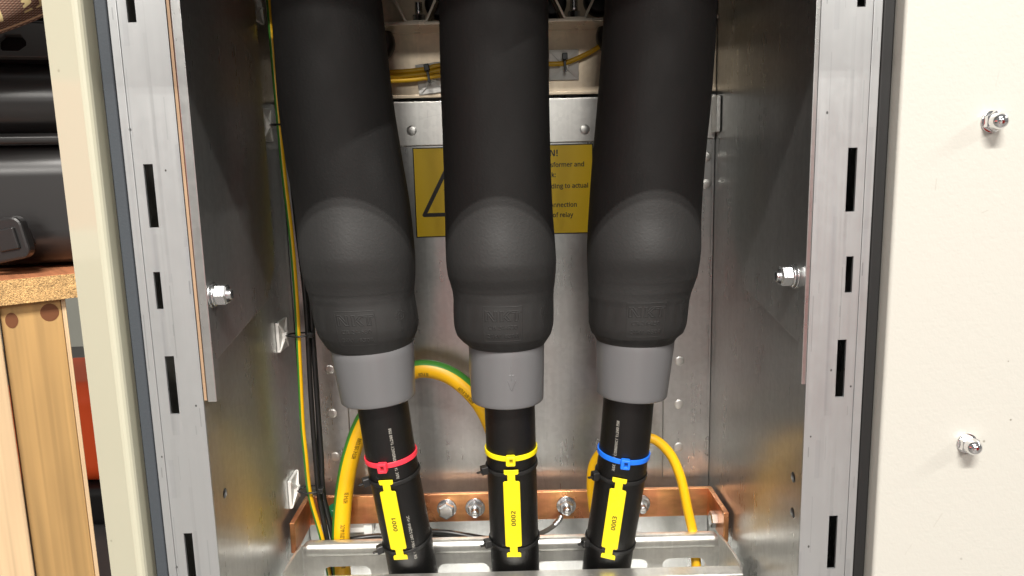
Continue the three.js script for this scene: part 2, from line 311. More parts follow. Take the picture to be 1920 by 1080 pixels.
const dust = canvasTex(2048, 1024, (g, w, h) => {   // dust, scuffs and wiped streaks on the rubber
  g.fillStyle = '#9a9a9a'; g.fillRect(0, 0, w, h);
  for (let i = 0; i < 130; i++) { const k = rnd() < 0.5 ? 130 : 178; g.fillStyle = `rgba(${k},${k},${k},${0.04 + rnd() * 0.08})`; g.beginPath(); g.ellipse(rnd() * w, rnd() * h, 20 + rnd() * 90, 40 + rnd() * 220, 0, 0, 7); g.fill(); }
  for (let i = 0; i < 900; i++) { g.fillStyle = `rgba(235,228,215,${0.08 + rnd() * 0.35})`; g.fillRect(rnd() * w, rnd() * h, 1 + rnd() * 3, 1 + rnd() * 3); }
  for (let i = 0; i < 60; i++) { g.strokeStyle = `rgba(230,225,215,${0.05 + rnd() * 0.16})`; g.lineWidth = 1 + rnd() * 2; const x = rnd() * w, y = rnd() * h; g.beginPath(); g.moveTo(x, y); g.lineTo(x + (rnd() - 0.5) * 60, y + (rnd() - 0.3) * 160); g.stroke(); }
});
dust.repeat.set(1, 1 / 0.17);
const sleeveRubber = std({ color: C(0.033, 0.0315, 0.0305), map: dust, roughness: 1, roughnessMap: rubberRough, bumpMap: bootBump, bumpScale: 0.0008 });
const bootRubber = std({ color: C(0.033, 0.0315, 0.0305), map: dust, roughness: 1, roughnessMap: tex(512, 1, (u, v) => 0.70 + 0.30 * (fbm(u * 8, v * 6, 8, 6, 181, 5) - 0.5), false, 0.3), bumpMap: tex(256, 1 / 9, (u, v) => fbm(u * 20, v * 20, 20, 20, 101, 3), false, 0.03), bumpScale: 0.00010 });
const boots = [
  { side: 'left', up: [[1.03, -0.1352, 0.0415], [0.9335, -0.1328, 0.0427], [0.8929, -0.1316, 0.0440], [0.8514, -0.1300, 0.0455], [0.8089, -0.1264, 0.0465], [0.7741, -0.1222, 0.0466], [0.7344, -0.1203, 0.0471], [0.7164, -0.1197, 0.0463], [0.7040, -0.1190, 0.0446], [0.6990, -0.1186, 0.0436]],
    lo: [[0.6990, -0.1186, 0.0436], [0.6940, -0.1180, 0.0432], [0.6840, -0.1168, 0.0433], [0.6730, -0.1158, 0.0430], [0.6655, -0.1153, 0.0413], [0.6595, -0.1149, 0.0384], [0.6545, -0.1142, 0.0360], [0.6528, -0.1141, 0.0345]],
    col: [[-0.1128, 0.657], [-0.1097, 0.6068], 0.0352, 0.0317] },
  { side: 'middle', up: [[1.03, -0.0006, 0.0428], [0.9307, -0.0014, 0.0433], [0.8693, -0.0022, 0.0436], [0.8059, -0.0022, 0.0438], [0.7623, -0.0019, 0.0446], [0.7267, -0.0012, 0.0459], [0.7132, -0.0009, 0.0453], [0.7020, -0.0002, 0.0434], [0.6970, 0.0000, 0.0425]],
    lo: [[0.6970, 0.0000, 0.0425], [0.6920, 0.0000, 0.0422], [0.6820, -0.0002, 0.0424], [0.6690, -0.0003, 0.0420], [0.6610, -0.0002, 0.0400], [0.6560, 0.0004, 0.0364], [0.6525, 0.0012, 0.0332], [0.6508, 0.0013, 0.0318]],
    col: [[0.0014, 0.656], [0.0011, 0.6025], 0.0325, 0.0309] },
  { side: 'right', up: [[1.03, 0.1345, 0.0430], [0.9279, 0.1314, 0.0442], [0.8871, 0.1289, 0.0449], [0.8454, 0.1258, 0.0455], [0.8028, 0.1219, 0.0458], [0.7591, 0.1190, 0.0462], [0.7279, 0.1181, 0.0469], [0.7076, 0.1172, 0.0456], [0.6980, 0.1158, 0.0438], [0.6920, 0.1147, 0.0428]],
    lo: [[0.6920, 0.1147, 0.0428], [0.6870, 0.1143, 0.0421], [0.6780, 0.1138, 0.0417], [0.6670, 0.1134, 0.0410], [0.6600, 0.1130, 0.0390], [0.6565, 0.1123, 0.0357], [0.6538, 0.1118, 0.0340], [0.6520, 0.1118, 0.0330]],
    col: [[0.1117, 0.658], [0.1085, 0.6040], 0.0334, 0.0302] }];
for (const b of boots) {
  const turn = { left: 0.37, middle: 0, right: 0.71 }[b.side], md = bootRubber.clone(), ms = sleeveRubber.clone();
  md.map = dust.clone(); md.map.offset.set(turn, turn); ms.map = md.map;   // every boot has its own marks
  const t = thing('cable_termination', `${{ left: 'leftmost', middle: 'middle', right: 'rightmost' }[b.side]} black rubber cable boot with grey collar, above marker tag ${{ left: '0001', middle: '0002', right: '0003' }[b.side]}`, 'cable boot');
  const yb = b.up[b.up.length - 4][0];
  obj('boot_housing', loft(b.up.map(([y, cx, r]) => [y, cx, r, -0.115, r * (1 + 0.075 * Math.exp(-(((y - yb) / 0.021) ** 2)) * (y < yb - 0.02 ? 0 : 1))])), md, t, false);
  obj('boot_sleeve', loft(b.lo), ms, t, false);
  const [[x0, y0], [x1, y1], r0, r1] = b.col, H = Math.hypot(x1 - x0, y1 - y0), th = 0.0028;
  const c = obj('collar', lathe([[r1 - th, 0.004], [r1 - th, 0.0006], [r1 - th + 0.0008, 0], [r1 - 0.0008, 0], [r1, 0.0009], [r1 + 0.0002, 0.004], [(r0 + r1) / 2 + 0.0002, H * 0.5], [r0 - 0.0004, H * 0.8], [r0, H], [r0 - th, H], [r1 - th, 0.004]].map((p) => p), 72), greyPlastic, t, false);
  c.position.set(x1, y1, -0.115); c.rotation.z = Math.atan2(-(x0 - x1), y0 - y1);
  if (b.side === 'middle') {
    const z = 0.0312, y = 0.030;
    obj('moulded_arrow', [bx(0.0030, 0.0038, y - 0.0045, y + 0.008, z, z + 0.0008, 0.0003), bx(0.0012, 0.0056, y - 0.0005, y + 0.0002, z, z + 0.0008, 0.0003),
      bx(-0.0004, 0.0004, -0.0045, 0.0045, z, z + 0.0008, 0.0003).rotateZ(D(20)).translate(0.0018, y - 0.0088, 0), bx(-0.0004, 0.0004, -0.0045, 0.0045, z, z + 0.0008, 0.0003).rotateZ(D(-20)).translate(0.0050, y - 0.0088, 0)], greyPlastic, c);
  }
}
// cables
const print = canvasTex(2048, 1024, (g, w, h) => {
  g.fillStyle = '#070707'; g.fillRect(0, 0, w, h);
  for (let i = 0; i < 240; i++) { g.fillStyle = `rgba(120,115,105,${0.05 + rnd() * 0.25})`; g.fillRect(rnd() * w, rnd() * h, 2 + rnd() * 6, 1 + rnd() * 3); }
  for (let i = 0; i < 60; i++) { g.fillStyle = `rgba(90,86,80,${0.03 + rnd() * 0.05})`; g.fillRect(rnd() * w, rnd() * h, 40 + rnd() * 260, 2 + rnd() * 10); }
  g.fillStyle = '#9a978f'; g.font = 'bold 26px sans-serif'; g.textBaseline = 'middle';
  g.save(); g.translate(w, h); g.rotate(Math.PI); g.fillText('CONDUCT 24kV  1x240 NSC', 40, h / 2); g.fillText('OK 18/30kV 240 SQMM NSC', 640, h / 2 + 8); g.fillText('NSC 1kV CONDUCT 1x240 RM', 1260, h / 2 - 6); g.restore();
  for (let i = 0; i < 260; i++) { g.fillStyle = '#0b0b0b'; g.fillRect(rnd() * w, h / 2 - 30 + rnd() * 60, 2 + rnd() * 9, 2 + rnd() * 5); }
});
print.repeat.set(1 / 0.26, 1);
const cableSkin = phy({ map: print, roughness: 0.34, roughnessMap: null, bumpMap: grit, bumpScale: 0.0001, clearcoat: 0.15, clearcoatRoughness: 0.4 });
const cableAxis = {
  left: [V(-0.1112, 0.64, -0.115), V(-0.1066, 0.600, -0.116), V(-0.1024, 0.556, -0.1175), V(-0.0962, 0.5016, -0.1215), V(-0.0897, 0.4452, -0.1255), V(-0.082, 0.34, -0.127)],
  middle: [V(0.0025, 0.64, -0.115), V(0.0028, 0.600, -0.116), V(0.0031, 0.556, -0.1175), V(0.0036, 0.5, -0.1215), V(0.0042, 0.4452, -0.1255), V(0.005, 0.34, -0.127)],
  right: [V(0.1090, 0.64, -0.115), V(0.1060, 0.598, -0.116), V(0.1022, 0.552, -0.1175), V(0.0955, 0.497, -0.1215), V(0.0885, 0.4452, -0.1255), V(0.079, 0.34, -0.127)] };
const cableCurve = {};
for (const [k, turn, label] of [['left', 20, 'leftmost thick black power cable, below the leftmost boot, with red tie'], ['middle', 150, 'middle thick black power cable, below the middle boot, with yellow tie'], ['right', -28, 'rightmost thick black power cable, below the rightmost boot, with blue tie']]) {
  const pts = cableAxis[k]; cableCurve[k] = new THREE.CatmullRomCurve3(pts, false, 'centripetal');
  // the printing runs opposite the seam: the seam direction is turned away from the front
  const a = D(180 + turn);
  solo('power_cable', refTube(pts, 0.0218, V(Math.sin(a), 0, Math.cos(a)), 60, 48), cableSkin, label, 'power cable', null, false);
}
// frame on a cable at height y: origin on the axis, y along the cable upwards, z to the front turned by deg
function onCable(k, y) {
  const c = cableCurve[k]; let lo = 0, hi = 1; for (let i = 0; i < 40; i++) { const m = (lo + hi) / 2; c.getPointAt(m).y > y ? lo = m : hi = m; }
  const p = c.getPointAt(lo), t = c.getTangentAt(lo).negate();
  return [p, t];
}
function seat(o, k, y, deg, tilt = 0) {
  const [p, t] = onCable(k, y); o.position.copy(p);
  o.quaternion.setFromUnitVectors(V(0, 1, 0), t).multiply(new THREE.Quaternion().setFromAxisAngle(V(0, 0, 1), D(tilt))).multiply(new THREE.Quaternion().setFromAxisAngle(V(0, 1, 0), D(deg)));
}
const R = 0.0219;
const band = (w, th, r = R) => lathe([[r, -w / 2], [r + th * 0.8, -w / 2], [r + th, -w / 2 + th * 0.3], [r + th, w / 2 - th * 0.3], [r + th * 0.8, w / 2], [r, w / 2], [r, -w / 2]], 56);
function colourTie(k, y, deg, color, label) {
  const m = phy({ color, roughness: 0.42, clearcoat: 0.2, clearcoatRoughness: 0.4 });
  const t = thing('cable_tie', label, 'cable tie');
  obj('strap', band(0.0046, 0.0013), m, t, false);
  const s = poly(roundRect(-0.0040, 0.0040, -0.0047, 0.0040, 0.0012), [roundRect(-0.0010, 0.0018, -0.0022, 0.0016, 0.0004)]);
  obj('head', [plate(s, R + 0.0005, R + 0.0058, 0.0007), bx(-0.0026, 0.0026, -0.006, -0.0045, R + 0.0006, R + 0.003, 0.0005)], m, t);
  obj('slot', bx(-0.0009, 0.0017, -0.0021, 0.0015, R + 0.0013, R + 0.0036), std({ color: color.clone().multiplyScalar(0.35), roughness: 0.7 }), t);  // tie colour darkened to paint the shade inside the slot
  seat(t, k, y, deg);
}
colourTie('left', 0.5545, -9, C(0.80, 0.035, 0.06), 'red cable tie round the leftmost black cable');
colourTie('middle', 0.5570, -2, C(0.86, 0.70, 0.005), 'bright yellow cable tie round the middle black cable');
colourTie('right', 0.5505, -6, C(0.01, 0.16, 0.78), 'blue cable tie round the rightmost black cable');
// marker tags and the black ties that hold them
function tagShape(L, wd) {
  const a = L / 2, h = 0.0062, n = 0.0033, s = a - 0.0042, b = s - 0.0062;
  const half = [[h, a], [h, s + 0.001], [h - 0.001, s], [n, s], [n, b + 0.0006], [n + 0.001, b], [wd - 0.001, b], [wd, b - 0.001]];
  const right = [...half, ...half.slice().reverse().map(([x, y]) => [x, -y])];
  return poly([...right.slice().reverse(), ...right.map(([x, y]) => [-x, y])]);
}
function tag(k, num, y0, y1, deg, tilt) {
  const L = Math.abs(y1 - y0), W = 0.0071;
  const m = canvasTex(256, 1024, (g, w, h) => {
    g.fillStyle = '#f2dc0c'; g.fillRect(0, 0, w, h); for (let i = 0; i < 60; i++) { g.fillStyle = `rgba(90,80,20,${0.04 + rnd() * 0.14})`; g.fillRect(rnd() * w, rnd() * h, 2 + rnd() * 8, 2 + rnd() * 30); } g.save(); g.translate(w * 0.55, h * 0.545); g.rotate(-Math.PI / 2); g.fillStyle = '#14130a'; g.font = 'bold 84px sans-serif'; g.textAlign = 'center'; g.textBaseline = 'middle';
    g.scale(1.0, 1.15); g.fillText(num, 0, 0); g.restore();
  });
  const g = new THREE.ExtrudeGeometry(tagShape(L, W), { depth: 0.0007, bevelEnabled: true, bevelThickness: 0.0003, bevelSize: 0.0003, bevelOffset: -0.0003, bevelSegments: 2, steps: 1 });
  const p = g.attributes.position, uv = g.attributes.uv;
  for (let i = 0; i < p.count; i++) uv.setXY(i, 0.5 + p.getX(i) / (2 * W), 0.5 + p.getY(i) / L);
  for (let i = 0; i < p.count; i++) p.setZ(i, p.getZ(i) + 0.0008 * Math.cos(p.getY(i) / L * Math.PI) + 0.012 * p.getX(i) * (k === 'left' ? 1 : -1) * Math.sin(p.getY(i) / L * 3)); g.computeVertexNormals();
  g.translate(0, 0, R + 0.0012);
  const t = solo('marker_tag', g, phy({ map: m, roughness: 0.34, bumpMap: peel, bumpScale: 0.0002, clearcoat: 0.3, clearcoatRoughness: 0.25 }), `yellow marker tag printed ${num} on the ${{ left: 'leftmost cable under the red tie', middle: 'middle cable under the yellow tie', right: 'rightmost cable under the blue tie' }[k]}`, 'marker tag', null, false);
  seat(t, k, (y0 + y1) / 2, deg, tilt);
}
tag('left', '0001', 0.5425, 0.4660, -9, 0);
tag('middle', '0002', 0.5480, 0.4650, -2, 0);
tag('right', '0003', 0.5365, 0.4590, -13, 0);
function blackTie(k, y, deg, tilt, label) {
  const t = thing('cable_tie', label, 'cable tie');
  obj('strap', band(0.0034, 0.0011, R + 0.0001), blackPlastic, t, false);
  const h = obj('head', [plate(poly(roundRect(-0.0034, 0.0034, -0.0036, 0.0036, 0.0010), [roundRect(-0.0012, 0.0012, -0.0016, 0.0016, 0.0004)]), R + 0.0008, R + 0.0066, 0.0006), bx(-0.0013, 0.0013, -0.0018, -0.0006, R + 0.005, R + 0.0105, 0.0003)], blackPlastic, t);
  h.rotation.y = D(-66);
  seat(t, k, y, deg, tilt);
}
for (const [k, c, n] of [['left', 'leftmost', '0001'], ['middle', 'middle', '0002'], ['right', 'rightmost', '0003']]) {
  const [a, b] = { left: [0.5370, 0.4715], middle: [0.5425, 0.4705], right: [0.5310, 0.4645] }[k];
  blackTie(k, a, -4, k === 'left' ? 2 : 3, `black cable tie through the upper end of the tag on the ${c} cable`);
  blackTie(k, b, -4, k === 'left' ? 3 : 1, `black cable tie through the lower end of the tag on the ${c} cable`);
}

// ---------------------------------------------------------------- bottom bracket, copper bar
{
  const t = thing('cable_bracket', 'galvanised channel bracket across the bottom in front of the copper bar', 'bracket', [0, 0.448, 0]);
  t.rotation.z = D(-0.5);
  const slot = (cx, w) => roundRect(cx - w / 2, cx + w / 2, -0.039, -0.0238, 0.0075);
  obj('back_wall', [plate(poly(rect(-0.1985, 0.2015, -0.05, -0.0022), [slot(-0.157, 0.046), slot(-0.045, 0.05), slot(0.050, 0.05), slot(0.112, 0.042), slot(0.168, 0.042)]), -0.1625, -0.1605)], galvBright, t);
  obj('back_lip', [bx(-0.1985, 0.2015, -0.0135, 0.0004, -0.1715, -0.1572, 0.0060)], galvBright, t);
  obj('front_lip', [bx(-0.1965, 0.2000, 0.0010, 0.0036, -0.0985, -0.084, 0.0012), bx(-0.1965, 0.2000, -0.05, 0.0012, -0.0985, -0.0965)], galvBright, t);
  obj('floor_strip', bx(-0.1975, 0.2005, -0.052, -0.0505, -0.160, -0.099), galv, t);
  const end = poly([[0.0985, 0.0012], [0.103, 0.0026], [0.120, 0.0028], [0.145, 0.0012], [0.152, 0.0000], [0.161, -0.001], [0.161, -0.05], [0.0985, -0.05]]);
  obj('end_plate', sidePlate(end, -0.2008, -0.1988, 0.0003), galvBright, t);
  obj('end_plate', sidePlate(end, 0.2018, 0.2038, 0.0003), galvBright, t);
}
const copper = std({ color: C(0.92, 0.41, 0.21), metalness: 0.93, roughness: 0.65, roughnessMap: smudge, map: tex(512, 0.11, (u, v) => { const k = 0.85 + 0.35 * (fbm(u * 5, v * 12, 5, 12, 111, 5) - 0.5); return [k, k * (0.95 + 0.1 * noise(u * 9, v * 9, 9, 9, 7)), k * 0.95]; }, true), bumpMap: galvBump, bumpScale: 0.0004 });
{
  const t = thing('copper_bar', 'copper earth busbar with bent ends along the back, behind the cables', 'busbar', [0, 0.4575, -0.21]);
  t.rotation.z = D(-0.45);
  obj('bar', bx(-0.2030, 0.2075, -0.015, 0.015, -0.005, 0, 0.0006), copper, t);
  obj('bent_end', bx(-0.2075, -0.2025, -0.0155, 0.0150, -0.004, 0.055, 0.0008), copper, t);
  obj('bent_end', bx(0.2038, 0.2088, -0.0150, 0.0150, -0.004, 0.055, 0.0008), copper, t);
  const rnd0 = (x, r, z) => lathe([[0.004, 0], [r, 0], [r + 0.0003, 0.0004], [r, 0.0014], [0.004, 0.0016]], 32).rotateX(Math.PI / 2).translate(x, 0, z);
  const bolt = (x, kind) => {
    const b = new THREE.Group(); b.name = 'bolt'; b.position.set(x, 0.0, 0.0004); t.add(b);
    obj('washer', rnd0(0, 0.0098, 0), zinc, b);
    if (kind === 'head') obj('hex_head', [flat(hexNut(0.0150, 0.0075, 0.0012).rotateX(Math.PI / 2).translate(0, 0, 0.0018))], zinc, b);
    else {
      obj('nut', flat(hexNut(0.0135, 0.0065, 0.0010).rotateX(Math.PI / 2).translate(0, 0, 0.0018)), zinc, b);
      const th = []; for (let i = 0; i <= 12; i++) th.push([i % 2 ? 0.0036 : 0.0040, 0.008 + i * 0.0006]);
      obj('stud', lathe([[0, 0.006], [0.0038, 0.006], ...th, [0.003, 0.0162], [0, 0.0162]], 20).rotateX(Math.PI / 2), zinc, b);
    }
  };
  bolt(-0.0635, 'head'); bolt(-0.0345, 'nut'); bolt(0.0585, 'nut'); bolt(0.0925, 'head'); bolt(0.1345, 'nut');
  const eb = new THREE.Group(); eb.name = 'bolt'; eb.position.set(0.2036, -0.004, 0.030); t.add(eb);
  obj('hex_head', flat(hexNut(0.0140, 0.0060, 0.001).rotateZ(Math.PI / 2)), zinc, eb);
  const st = obj('earth_sticker', new THREE.CylinderGeometry(0.0080, 0.0080, 0.0003, 32).rotateX(Math.PI / 2).translate(-0.1765, 0.0005, 0.0003), std({ color: C(0.01, 0.16, 0.06), roughness: 0.5 }), t);
  st.userData.label = 'round green earth sticker';
  obj('earth_symbol', [bx(-0.0030, 0.0030, -0.0003, 0.0003, 0, 0.0002), bx(-0.0003, 0.0003, 0, 0.0035, 0, 0.0002), bx(-0.002, 0.002, -0.0016, -0.0010, 0, 0.0002), bx(-0.001, 0.001, -0.0029, -0.0023, 0, 0.0002)].map((g) => g.translate(-0.1775, 0.0005, 0.0005)), whitePlastic, st);
}

// ---------------------------------------------------------------- earth cables and wires
const stripe = (share, turn, text) => {
  const t = canvasTex(1024, 128, (g, w, h) => {
    g.fillStyle = '#e9b209'; g.fillRect(0, 0, w, h); g.fillStyle = '#3c7a2c'; const c = (1 - turn) * h, s = share * h;
    g.fillRect(0, c - s / 2, w, s); g.fillRect(0, c - s / 2 + h, w, s); g.fillRect(0, c - s / 2 - h, w, s);
    if (text) { g.fillStyle = '#1c1605'; g.font = 'bold 15px sans-serif'; for (const [s2, x, v] of text) { g.save(); g.translate(x, (1 - v) * h); g.fillText(s2, 0, 6); g.restore(); } }
  });
  return t;
};
function gyMat(share, turn, text, len = 0.16) { const t = stripe(share, turn, text); t.repeat.set(1 / len, 1); return phy({ map: t, roughness: 0.42, clearcoat: 0.15, clearcoatRoughness: 0.4 }); }
{
  // thick earth cable: side vector to the front (v = 0), green towards the outside of the arch
  const pts = [[-0.1690, 0.36, -0.187], [-0.1685, 0.4360, -0.19], [-0.1633, 0.4838, -0.193], [-0.1545, 0.5224, -0.196], [-0.1400, 0.5580, -0.200], [-0.1150, 0.5900, -0.204], [-0.0872, 0.6062, -0.205], [-0.0592, 0.6023, -0.203], [-0.0342, 0.5837, -0.199], [-0.0185, 0.5600, -0.196], [-0.0060, 0.5150, -0.196], [-0.0010, 0.46, -0.195]].map((p) => V(...p));
  solo('earth_cable', refTube(pts, 0.0089, V(0, 0, 1), 120, 28), gyMat(0.20, 0.205, [['H07V-K 1x50 SQMM', 30, 0.94], ['AWG 1/0', 330, 0.94], ['DIN 25.2018 AA-27C', 480, 0.95], ['H07V-K 50', 760, 0.94]]), 'thick green and yellow earth cable arching behind the leftmost boot collar', 'earth cable', null, false);
  const p2 = [[0.1835, 0.36, -0.17], [0.1822, 0.4092, -0.17], [0.1785, 0.4431, -0.17], [0.1735, 0.4654, -0.17], [0.1648, 0.5040, -0.17], [0.1540, 0.5270, -0.171], [0.1388, 0.5400, -0.173], [0.1174, 0.5400, -0.176], [0.0950, 0.5290, -0.18], [0.0838, 0.5121, -0.183], [0.0815, 0.4900, -0.186], [0.0840, 0.4600, -0.190]].map((p) => V(...p));
  solo('earth_wire', refTube(p2, 0.0047, V(0, 0, 1), 100, 20), gyMat(0.28, 0.46), 'yellow earth wire curving out from behind the rightmost black cable', 'wire', null, false);
  const p3 = [[-0.1972, 1.02, -0.18], [-0.1970, 0.9038, -0.18], [-0.1962, 0.8441, -0.18], [-0.1952, 0.7970, -0.18], [-0.1928, 0.7433, -0.18], [-0.1924, 0.6842, -0.18], [-0.1940, 0.6126, -0.18], [-0.1952, 0.5600, -0.18], [-0.1945, 0.5332, -0.18], [-0.1932, 0.4895, -0.181], [-0.1850, 0.4419, -0.183], [-0.179, 0.38, -0.185]].map((p) => V(...p));
  solo('earth_wire', refTube(p3, 0.0024, V(0, 0, 1), 100, 14), gyMat(0.36, 0.83), 'thin green and yellow wire running down the left side wall', 'wire', null, false);
  const runs = [[0, 0], [0.0045, -0.003], [0.0026, -0.0085]];
  runs.forEach(([dx, dz], i) => {
    const p = [[-0.1915, 1.02], [-0.1915, 0.90], [-0.1905, 0.8208], [-0.1890, 0.7532], [-0.1865, 0.6832], [-0.1868, 0.5899], [-0.1873, 0.5254], [-0.1870, 0.4869], [-0.1815, 0.4448], [-0.175, 0.38]].map(([x, y], j) => V(x + dx + 0.0006 * Math.sin(j * 2.1 + i * 1.7), y, -0.188 + dz));
    solo('control_wire', refTube(p, 0.0025, V(0, 0, 1), 80, 12), blackPlastic, ['black wire in the left wall bundle, next to the striped wire', 'rightmost of the three black wires down the left wall', 'rearmost of the three black wires down the left wall'][i], 'wire', null, false);
  });
  // yellow wires at the top of the back
  for (const [dy, dz, l] of [[0, 0, 'topmost'], [-0.0042, 0.001, 'middle'], [-0.0084, 0.0004, 'lowest']]) {
    const p = [[-0.15, 0.8860], [-0.1035, 0.8910], [-0.0850, 0.8916], [-0.0680, 0.8932], [-0.0560, 0.8960 + dy * 0.1], [-0.03, 0.8975 + dy * 0.3], [-0.005, 0.885]].map(([x, y]) => V(x, y + dy, -0.2245 + dz));
    solo('yellow_wire', refTube(p, 0.0022, V(0, 0, 1), 60, 12), yellowWire, `${l} of three yellow wires left of the middle boot`, 'wire', null, false);
  }
  const p4 = [[0.0, 0.8965], [0.0300, 0.8950], [0.0480, 0.8952], [0.0638, 0.8958], [0.0791, 0.9010], [0.0900, 0.9060], [0.0994, 0.9118], [0.12, 0.9300]].map(([x, y]) => V(x, y, -0.2255));
  solo('yellow_wire', refTube(p4, 0.0023, V(0, 0, 1), 60, 12), yellowWire, 'single yellow wire between the middle and rightmost boots', 'wire', null, false);
  // loose black leads on the compartment back below the copper bar
  [[[-0.085, 0.4385, -0.20], [-0.06, 0.4375, -0.197], [-0.03, 0.4325, -0.194], [0.0, 0.430, -0.192], [0.03, 0.424, -0.19]], [[-0.085, 0.433, -0.203], [-0.05, 0.4335, -0.2], [-0.02, 0.428, -0.198], [0.01, 0.42, -0.195]]].forEach((p, i) =>
    solo('control_wire', refTube(p.map((q) => V(...q)), 0.0028, V(0, 0, 1), 40, 12), blackPlastic, ['black lead just under the copper bar reaching past the middle cable', 'lower black lead under the copper bar, left of the middle cable'][i], 'wire', null, false));
  solo('control_wire', refTube([[-0.17, 0.430, -0.2], [-0.15, 0.4335, -0.2], [-0.13, 0.4335, -0.202], [-0.11, 0.430, -0.2]].map((q) => V(...q)), 0.003, V(0, 0, 1), 40, 12), blackPlastic, 'black lead behind the thick green and yellow cable, below the copper bar', 'wire', null, false);
  solo('terminal_block', [bx(-0.166, -0.140, 0.4310, 0.4430, -0.226, -0.216, 0.001), bx(-0.150, -0.141, 0.4300, 0.4420, -0.2158, -0.213, 0.0008)], whitePlastic, 'small white block behind the thick earth cable, below the copper bar', 'terminal block');
  const lug = thing('cable_lug', 'bare braided lead with crimped lug under the nut right of the middle cable', 'cable lug');
  obj('lead', refTube([[0.0150, 0.424, -0.198], [0.0280, 0.4305, -0.2], [0.0390, 0.4350, -0.202], [0.0480, 0.4400, -0.204]].map((q) => V(...q)), 0.0024, V(0, 0, 1), 30, 12), std({ color: C(0.2, 0.19, 0.17), metalness: 0.7, roughness: 0.5, bumpMap: grit, bumpScale: 0.0006 }), lug, false);
  obj('crimp', refTube([[0.0460, 0.4393, -0.2035], [0.0510, 0.4440, -0.2050], [0.0530, 0.4478, -0.2065]].map((q) => V(...q)), 0.0029, V(0, 0, 1), 12, 12), zinc, lug, false);
}
// adhesive tie mounts: square base with four fins meeting at a raised saddle
function mountGeo() {
  const s = 0.0142, fin = [];
  for (const a of [45, 135, 225, 315]) fin.push(sidePlate(poly([[0, 0.0018], [0.0045, 0.0018], [0.0045, 0.0165], [0.0042, 0.0165]].length ? [[-0.0015, 0.002], [-0.0068, 0.002], [-0.0058, 0.005], [-0.0035, 0.0188], [-0.0015, 0.0188]] : []), -0.0011, 0.0011).rotateZ(D(a)));
  return [bx(-s, s, -s, s, 0, 0.0030, 0.0008), ...fin, bx(-0.0042, 0.0042, -0.0030, 0.0030, 0.0015, 0.0072, 0.0008)];
}
function mount(pos, turnY, turnZ, label) { const m = solo('tie_mount', mountGeo(), whitePlastic, label, 'tie mount'); m.position.set(...pos); m.rotation.set(0, D(turnY), D(turnZ), 'YXZ'); return m; }
for (const [y, w] of [[0.946, 'topmost of the four on the left side wall'], [0.8425, 'second from the top on the left side wall'], [0.6490, 'third from the top on the left side wall'], [0.4945, 'lowest on the left side wall, beside the copper bar']])
  mount([-0.2114, y, -0.186], 90, 0, `white adhesive tie mount, ${w}`);
mount([-0.0625, 0.8855, -0.2339], 0, 6, 'tilted white tie mount behind three yellow wires, left of the middle boot');
mount([0.0640, 0.8950, -0.2339], 0, 0, 'square white tie mount behind the single yellow wire');
for (const [y, w] of [[0.8425, 'second from the top'], [0.6490, 'third from the top'], [0.4945, 'lowest']]) {
  const t = thing('cable_tie', `black tie holding wires on the ${w} white mount of the left wall`, 'cable tie', [-0.193, y, -0.184]);
  const ring = new THREE.TorusGeometry(1, 0.13, 10, 36).rotateX(Math.PI / 2).scale(0.0115, 0.006, 0.0085);
  obj('strap', ring, blackPlastic, t); obj('head', bx(0.0085, 0.0135, -0.0022, 0.0026, 0.001, 0.0062, 0.0006), blackPlastic, t);
}
for (const [x, y, l] of [[-0.0652, 0.8888, 'black tie holding three yellow wires to their white mount'], [0.0640, 0.8958, 'black tie holding the single yellow wire to its white mount']]) {
  const t = thing('cable_tie', l, 'cable tie', [x, y, -0.2205]); t.rotation.z = D(x < 0 ? 8 : 2);
  obj('strap', bx(-0.0012, 0.0012, -0.0085, 0.0065, -0.0012, 0.0008, 0.0004), blackPlastic, t);
  obj('head', bx(-0.0025, 0.0025, 0.0020, 0.0082, -0.001, 0.0045, 0.0008), blackPlastic, t);
}
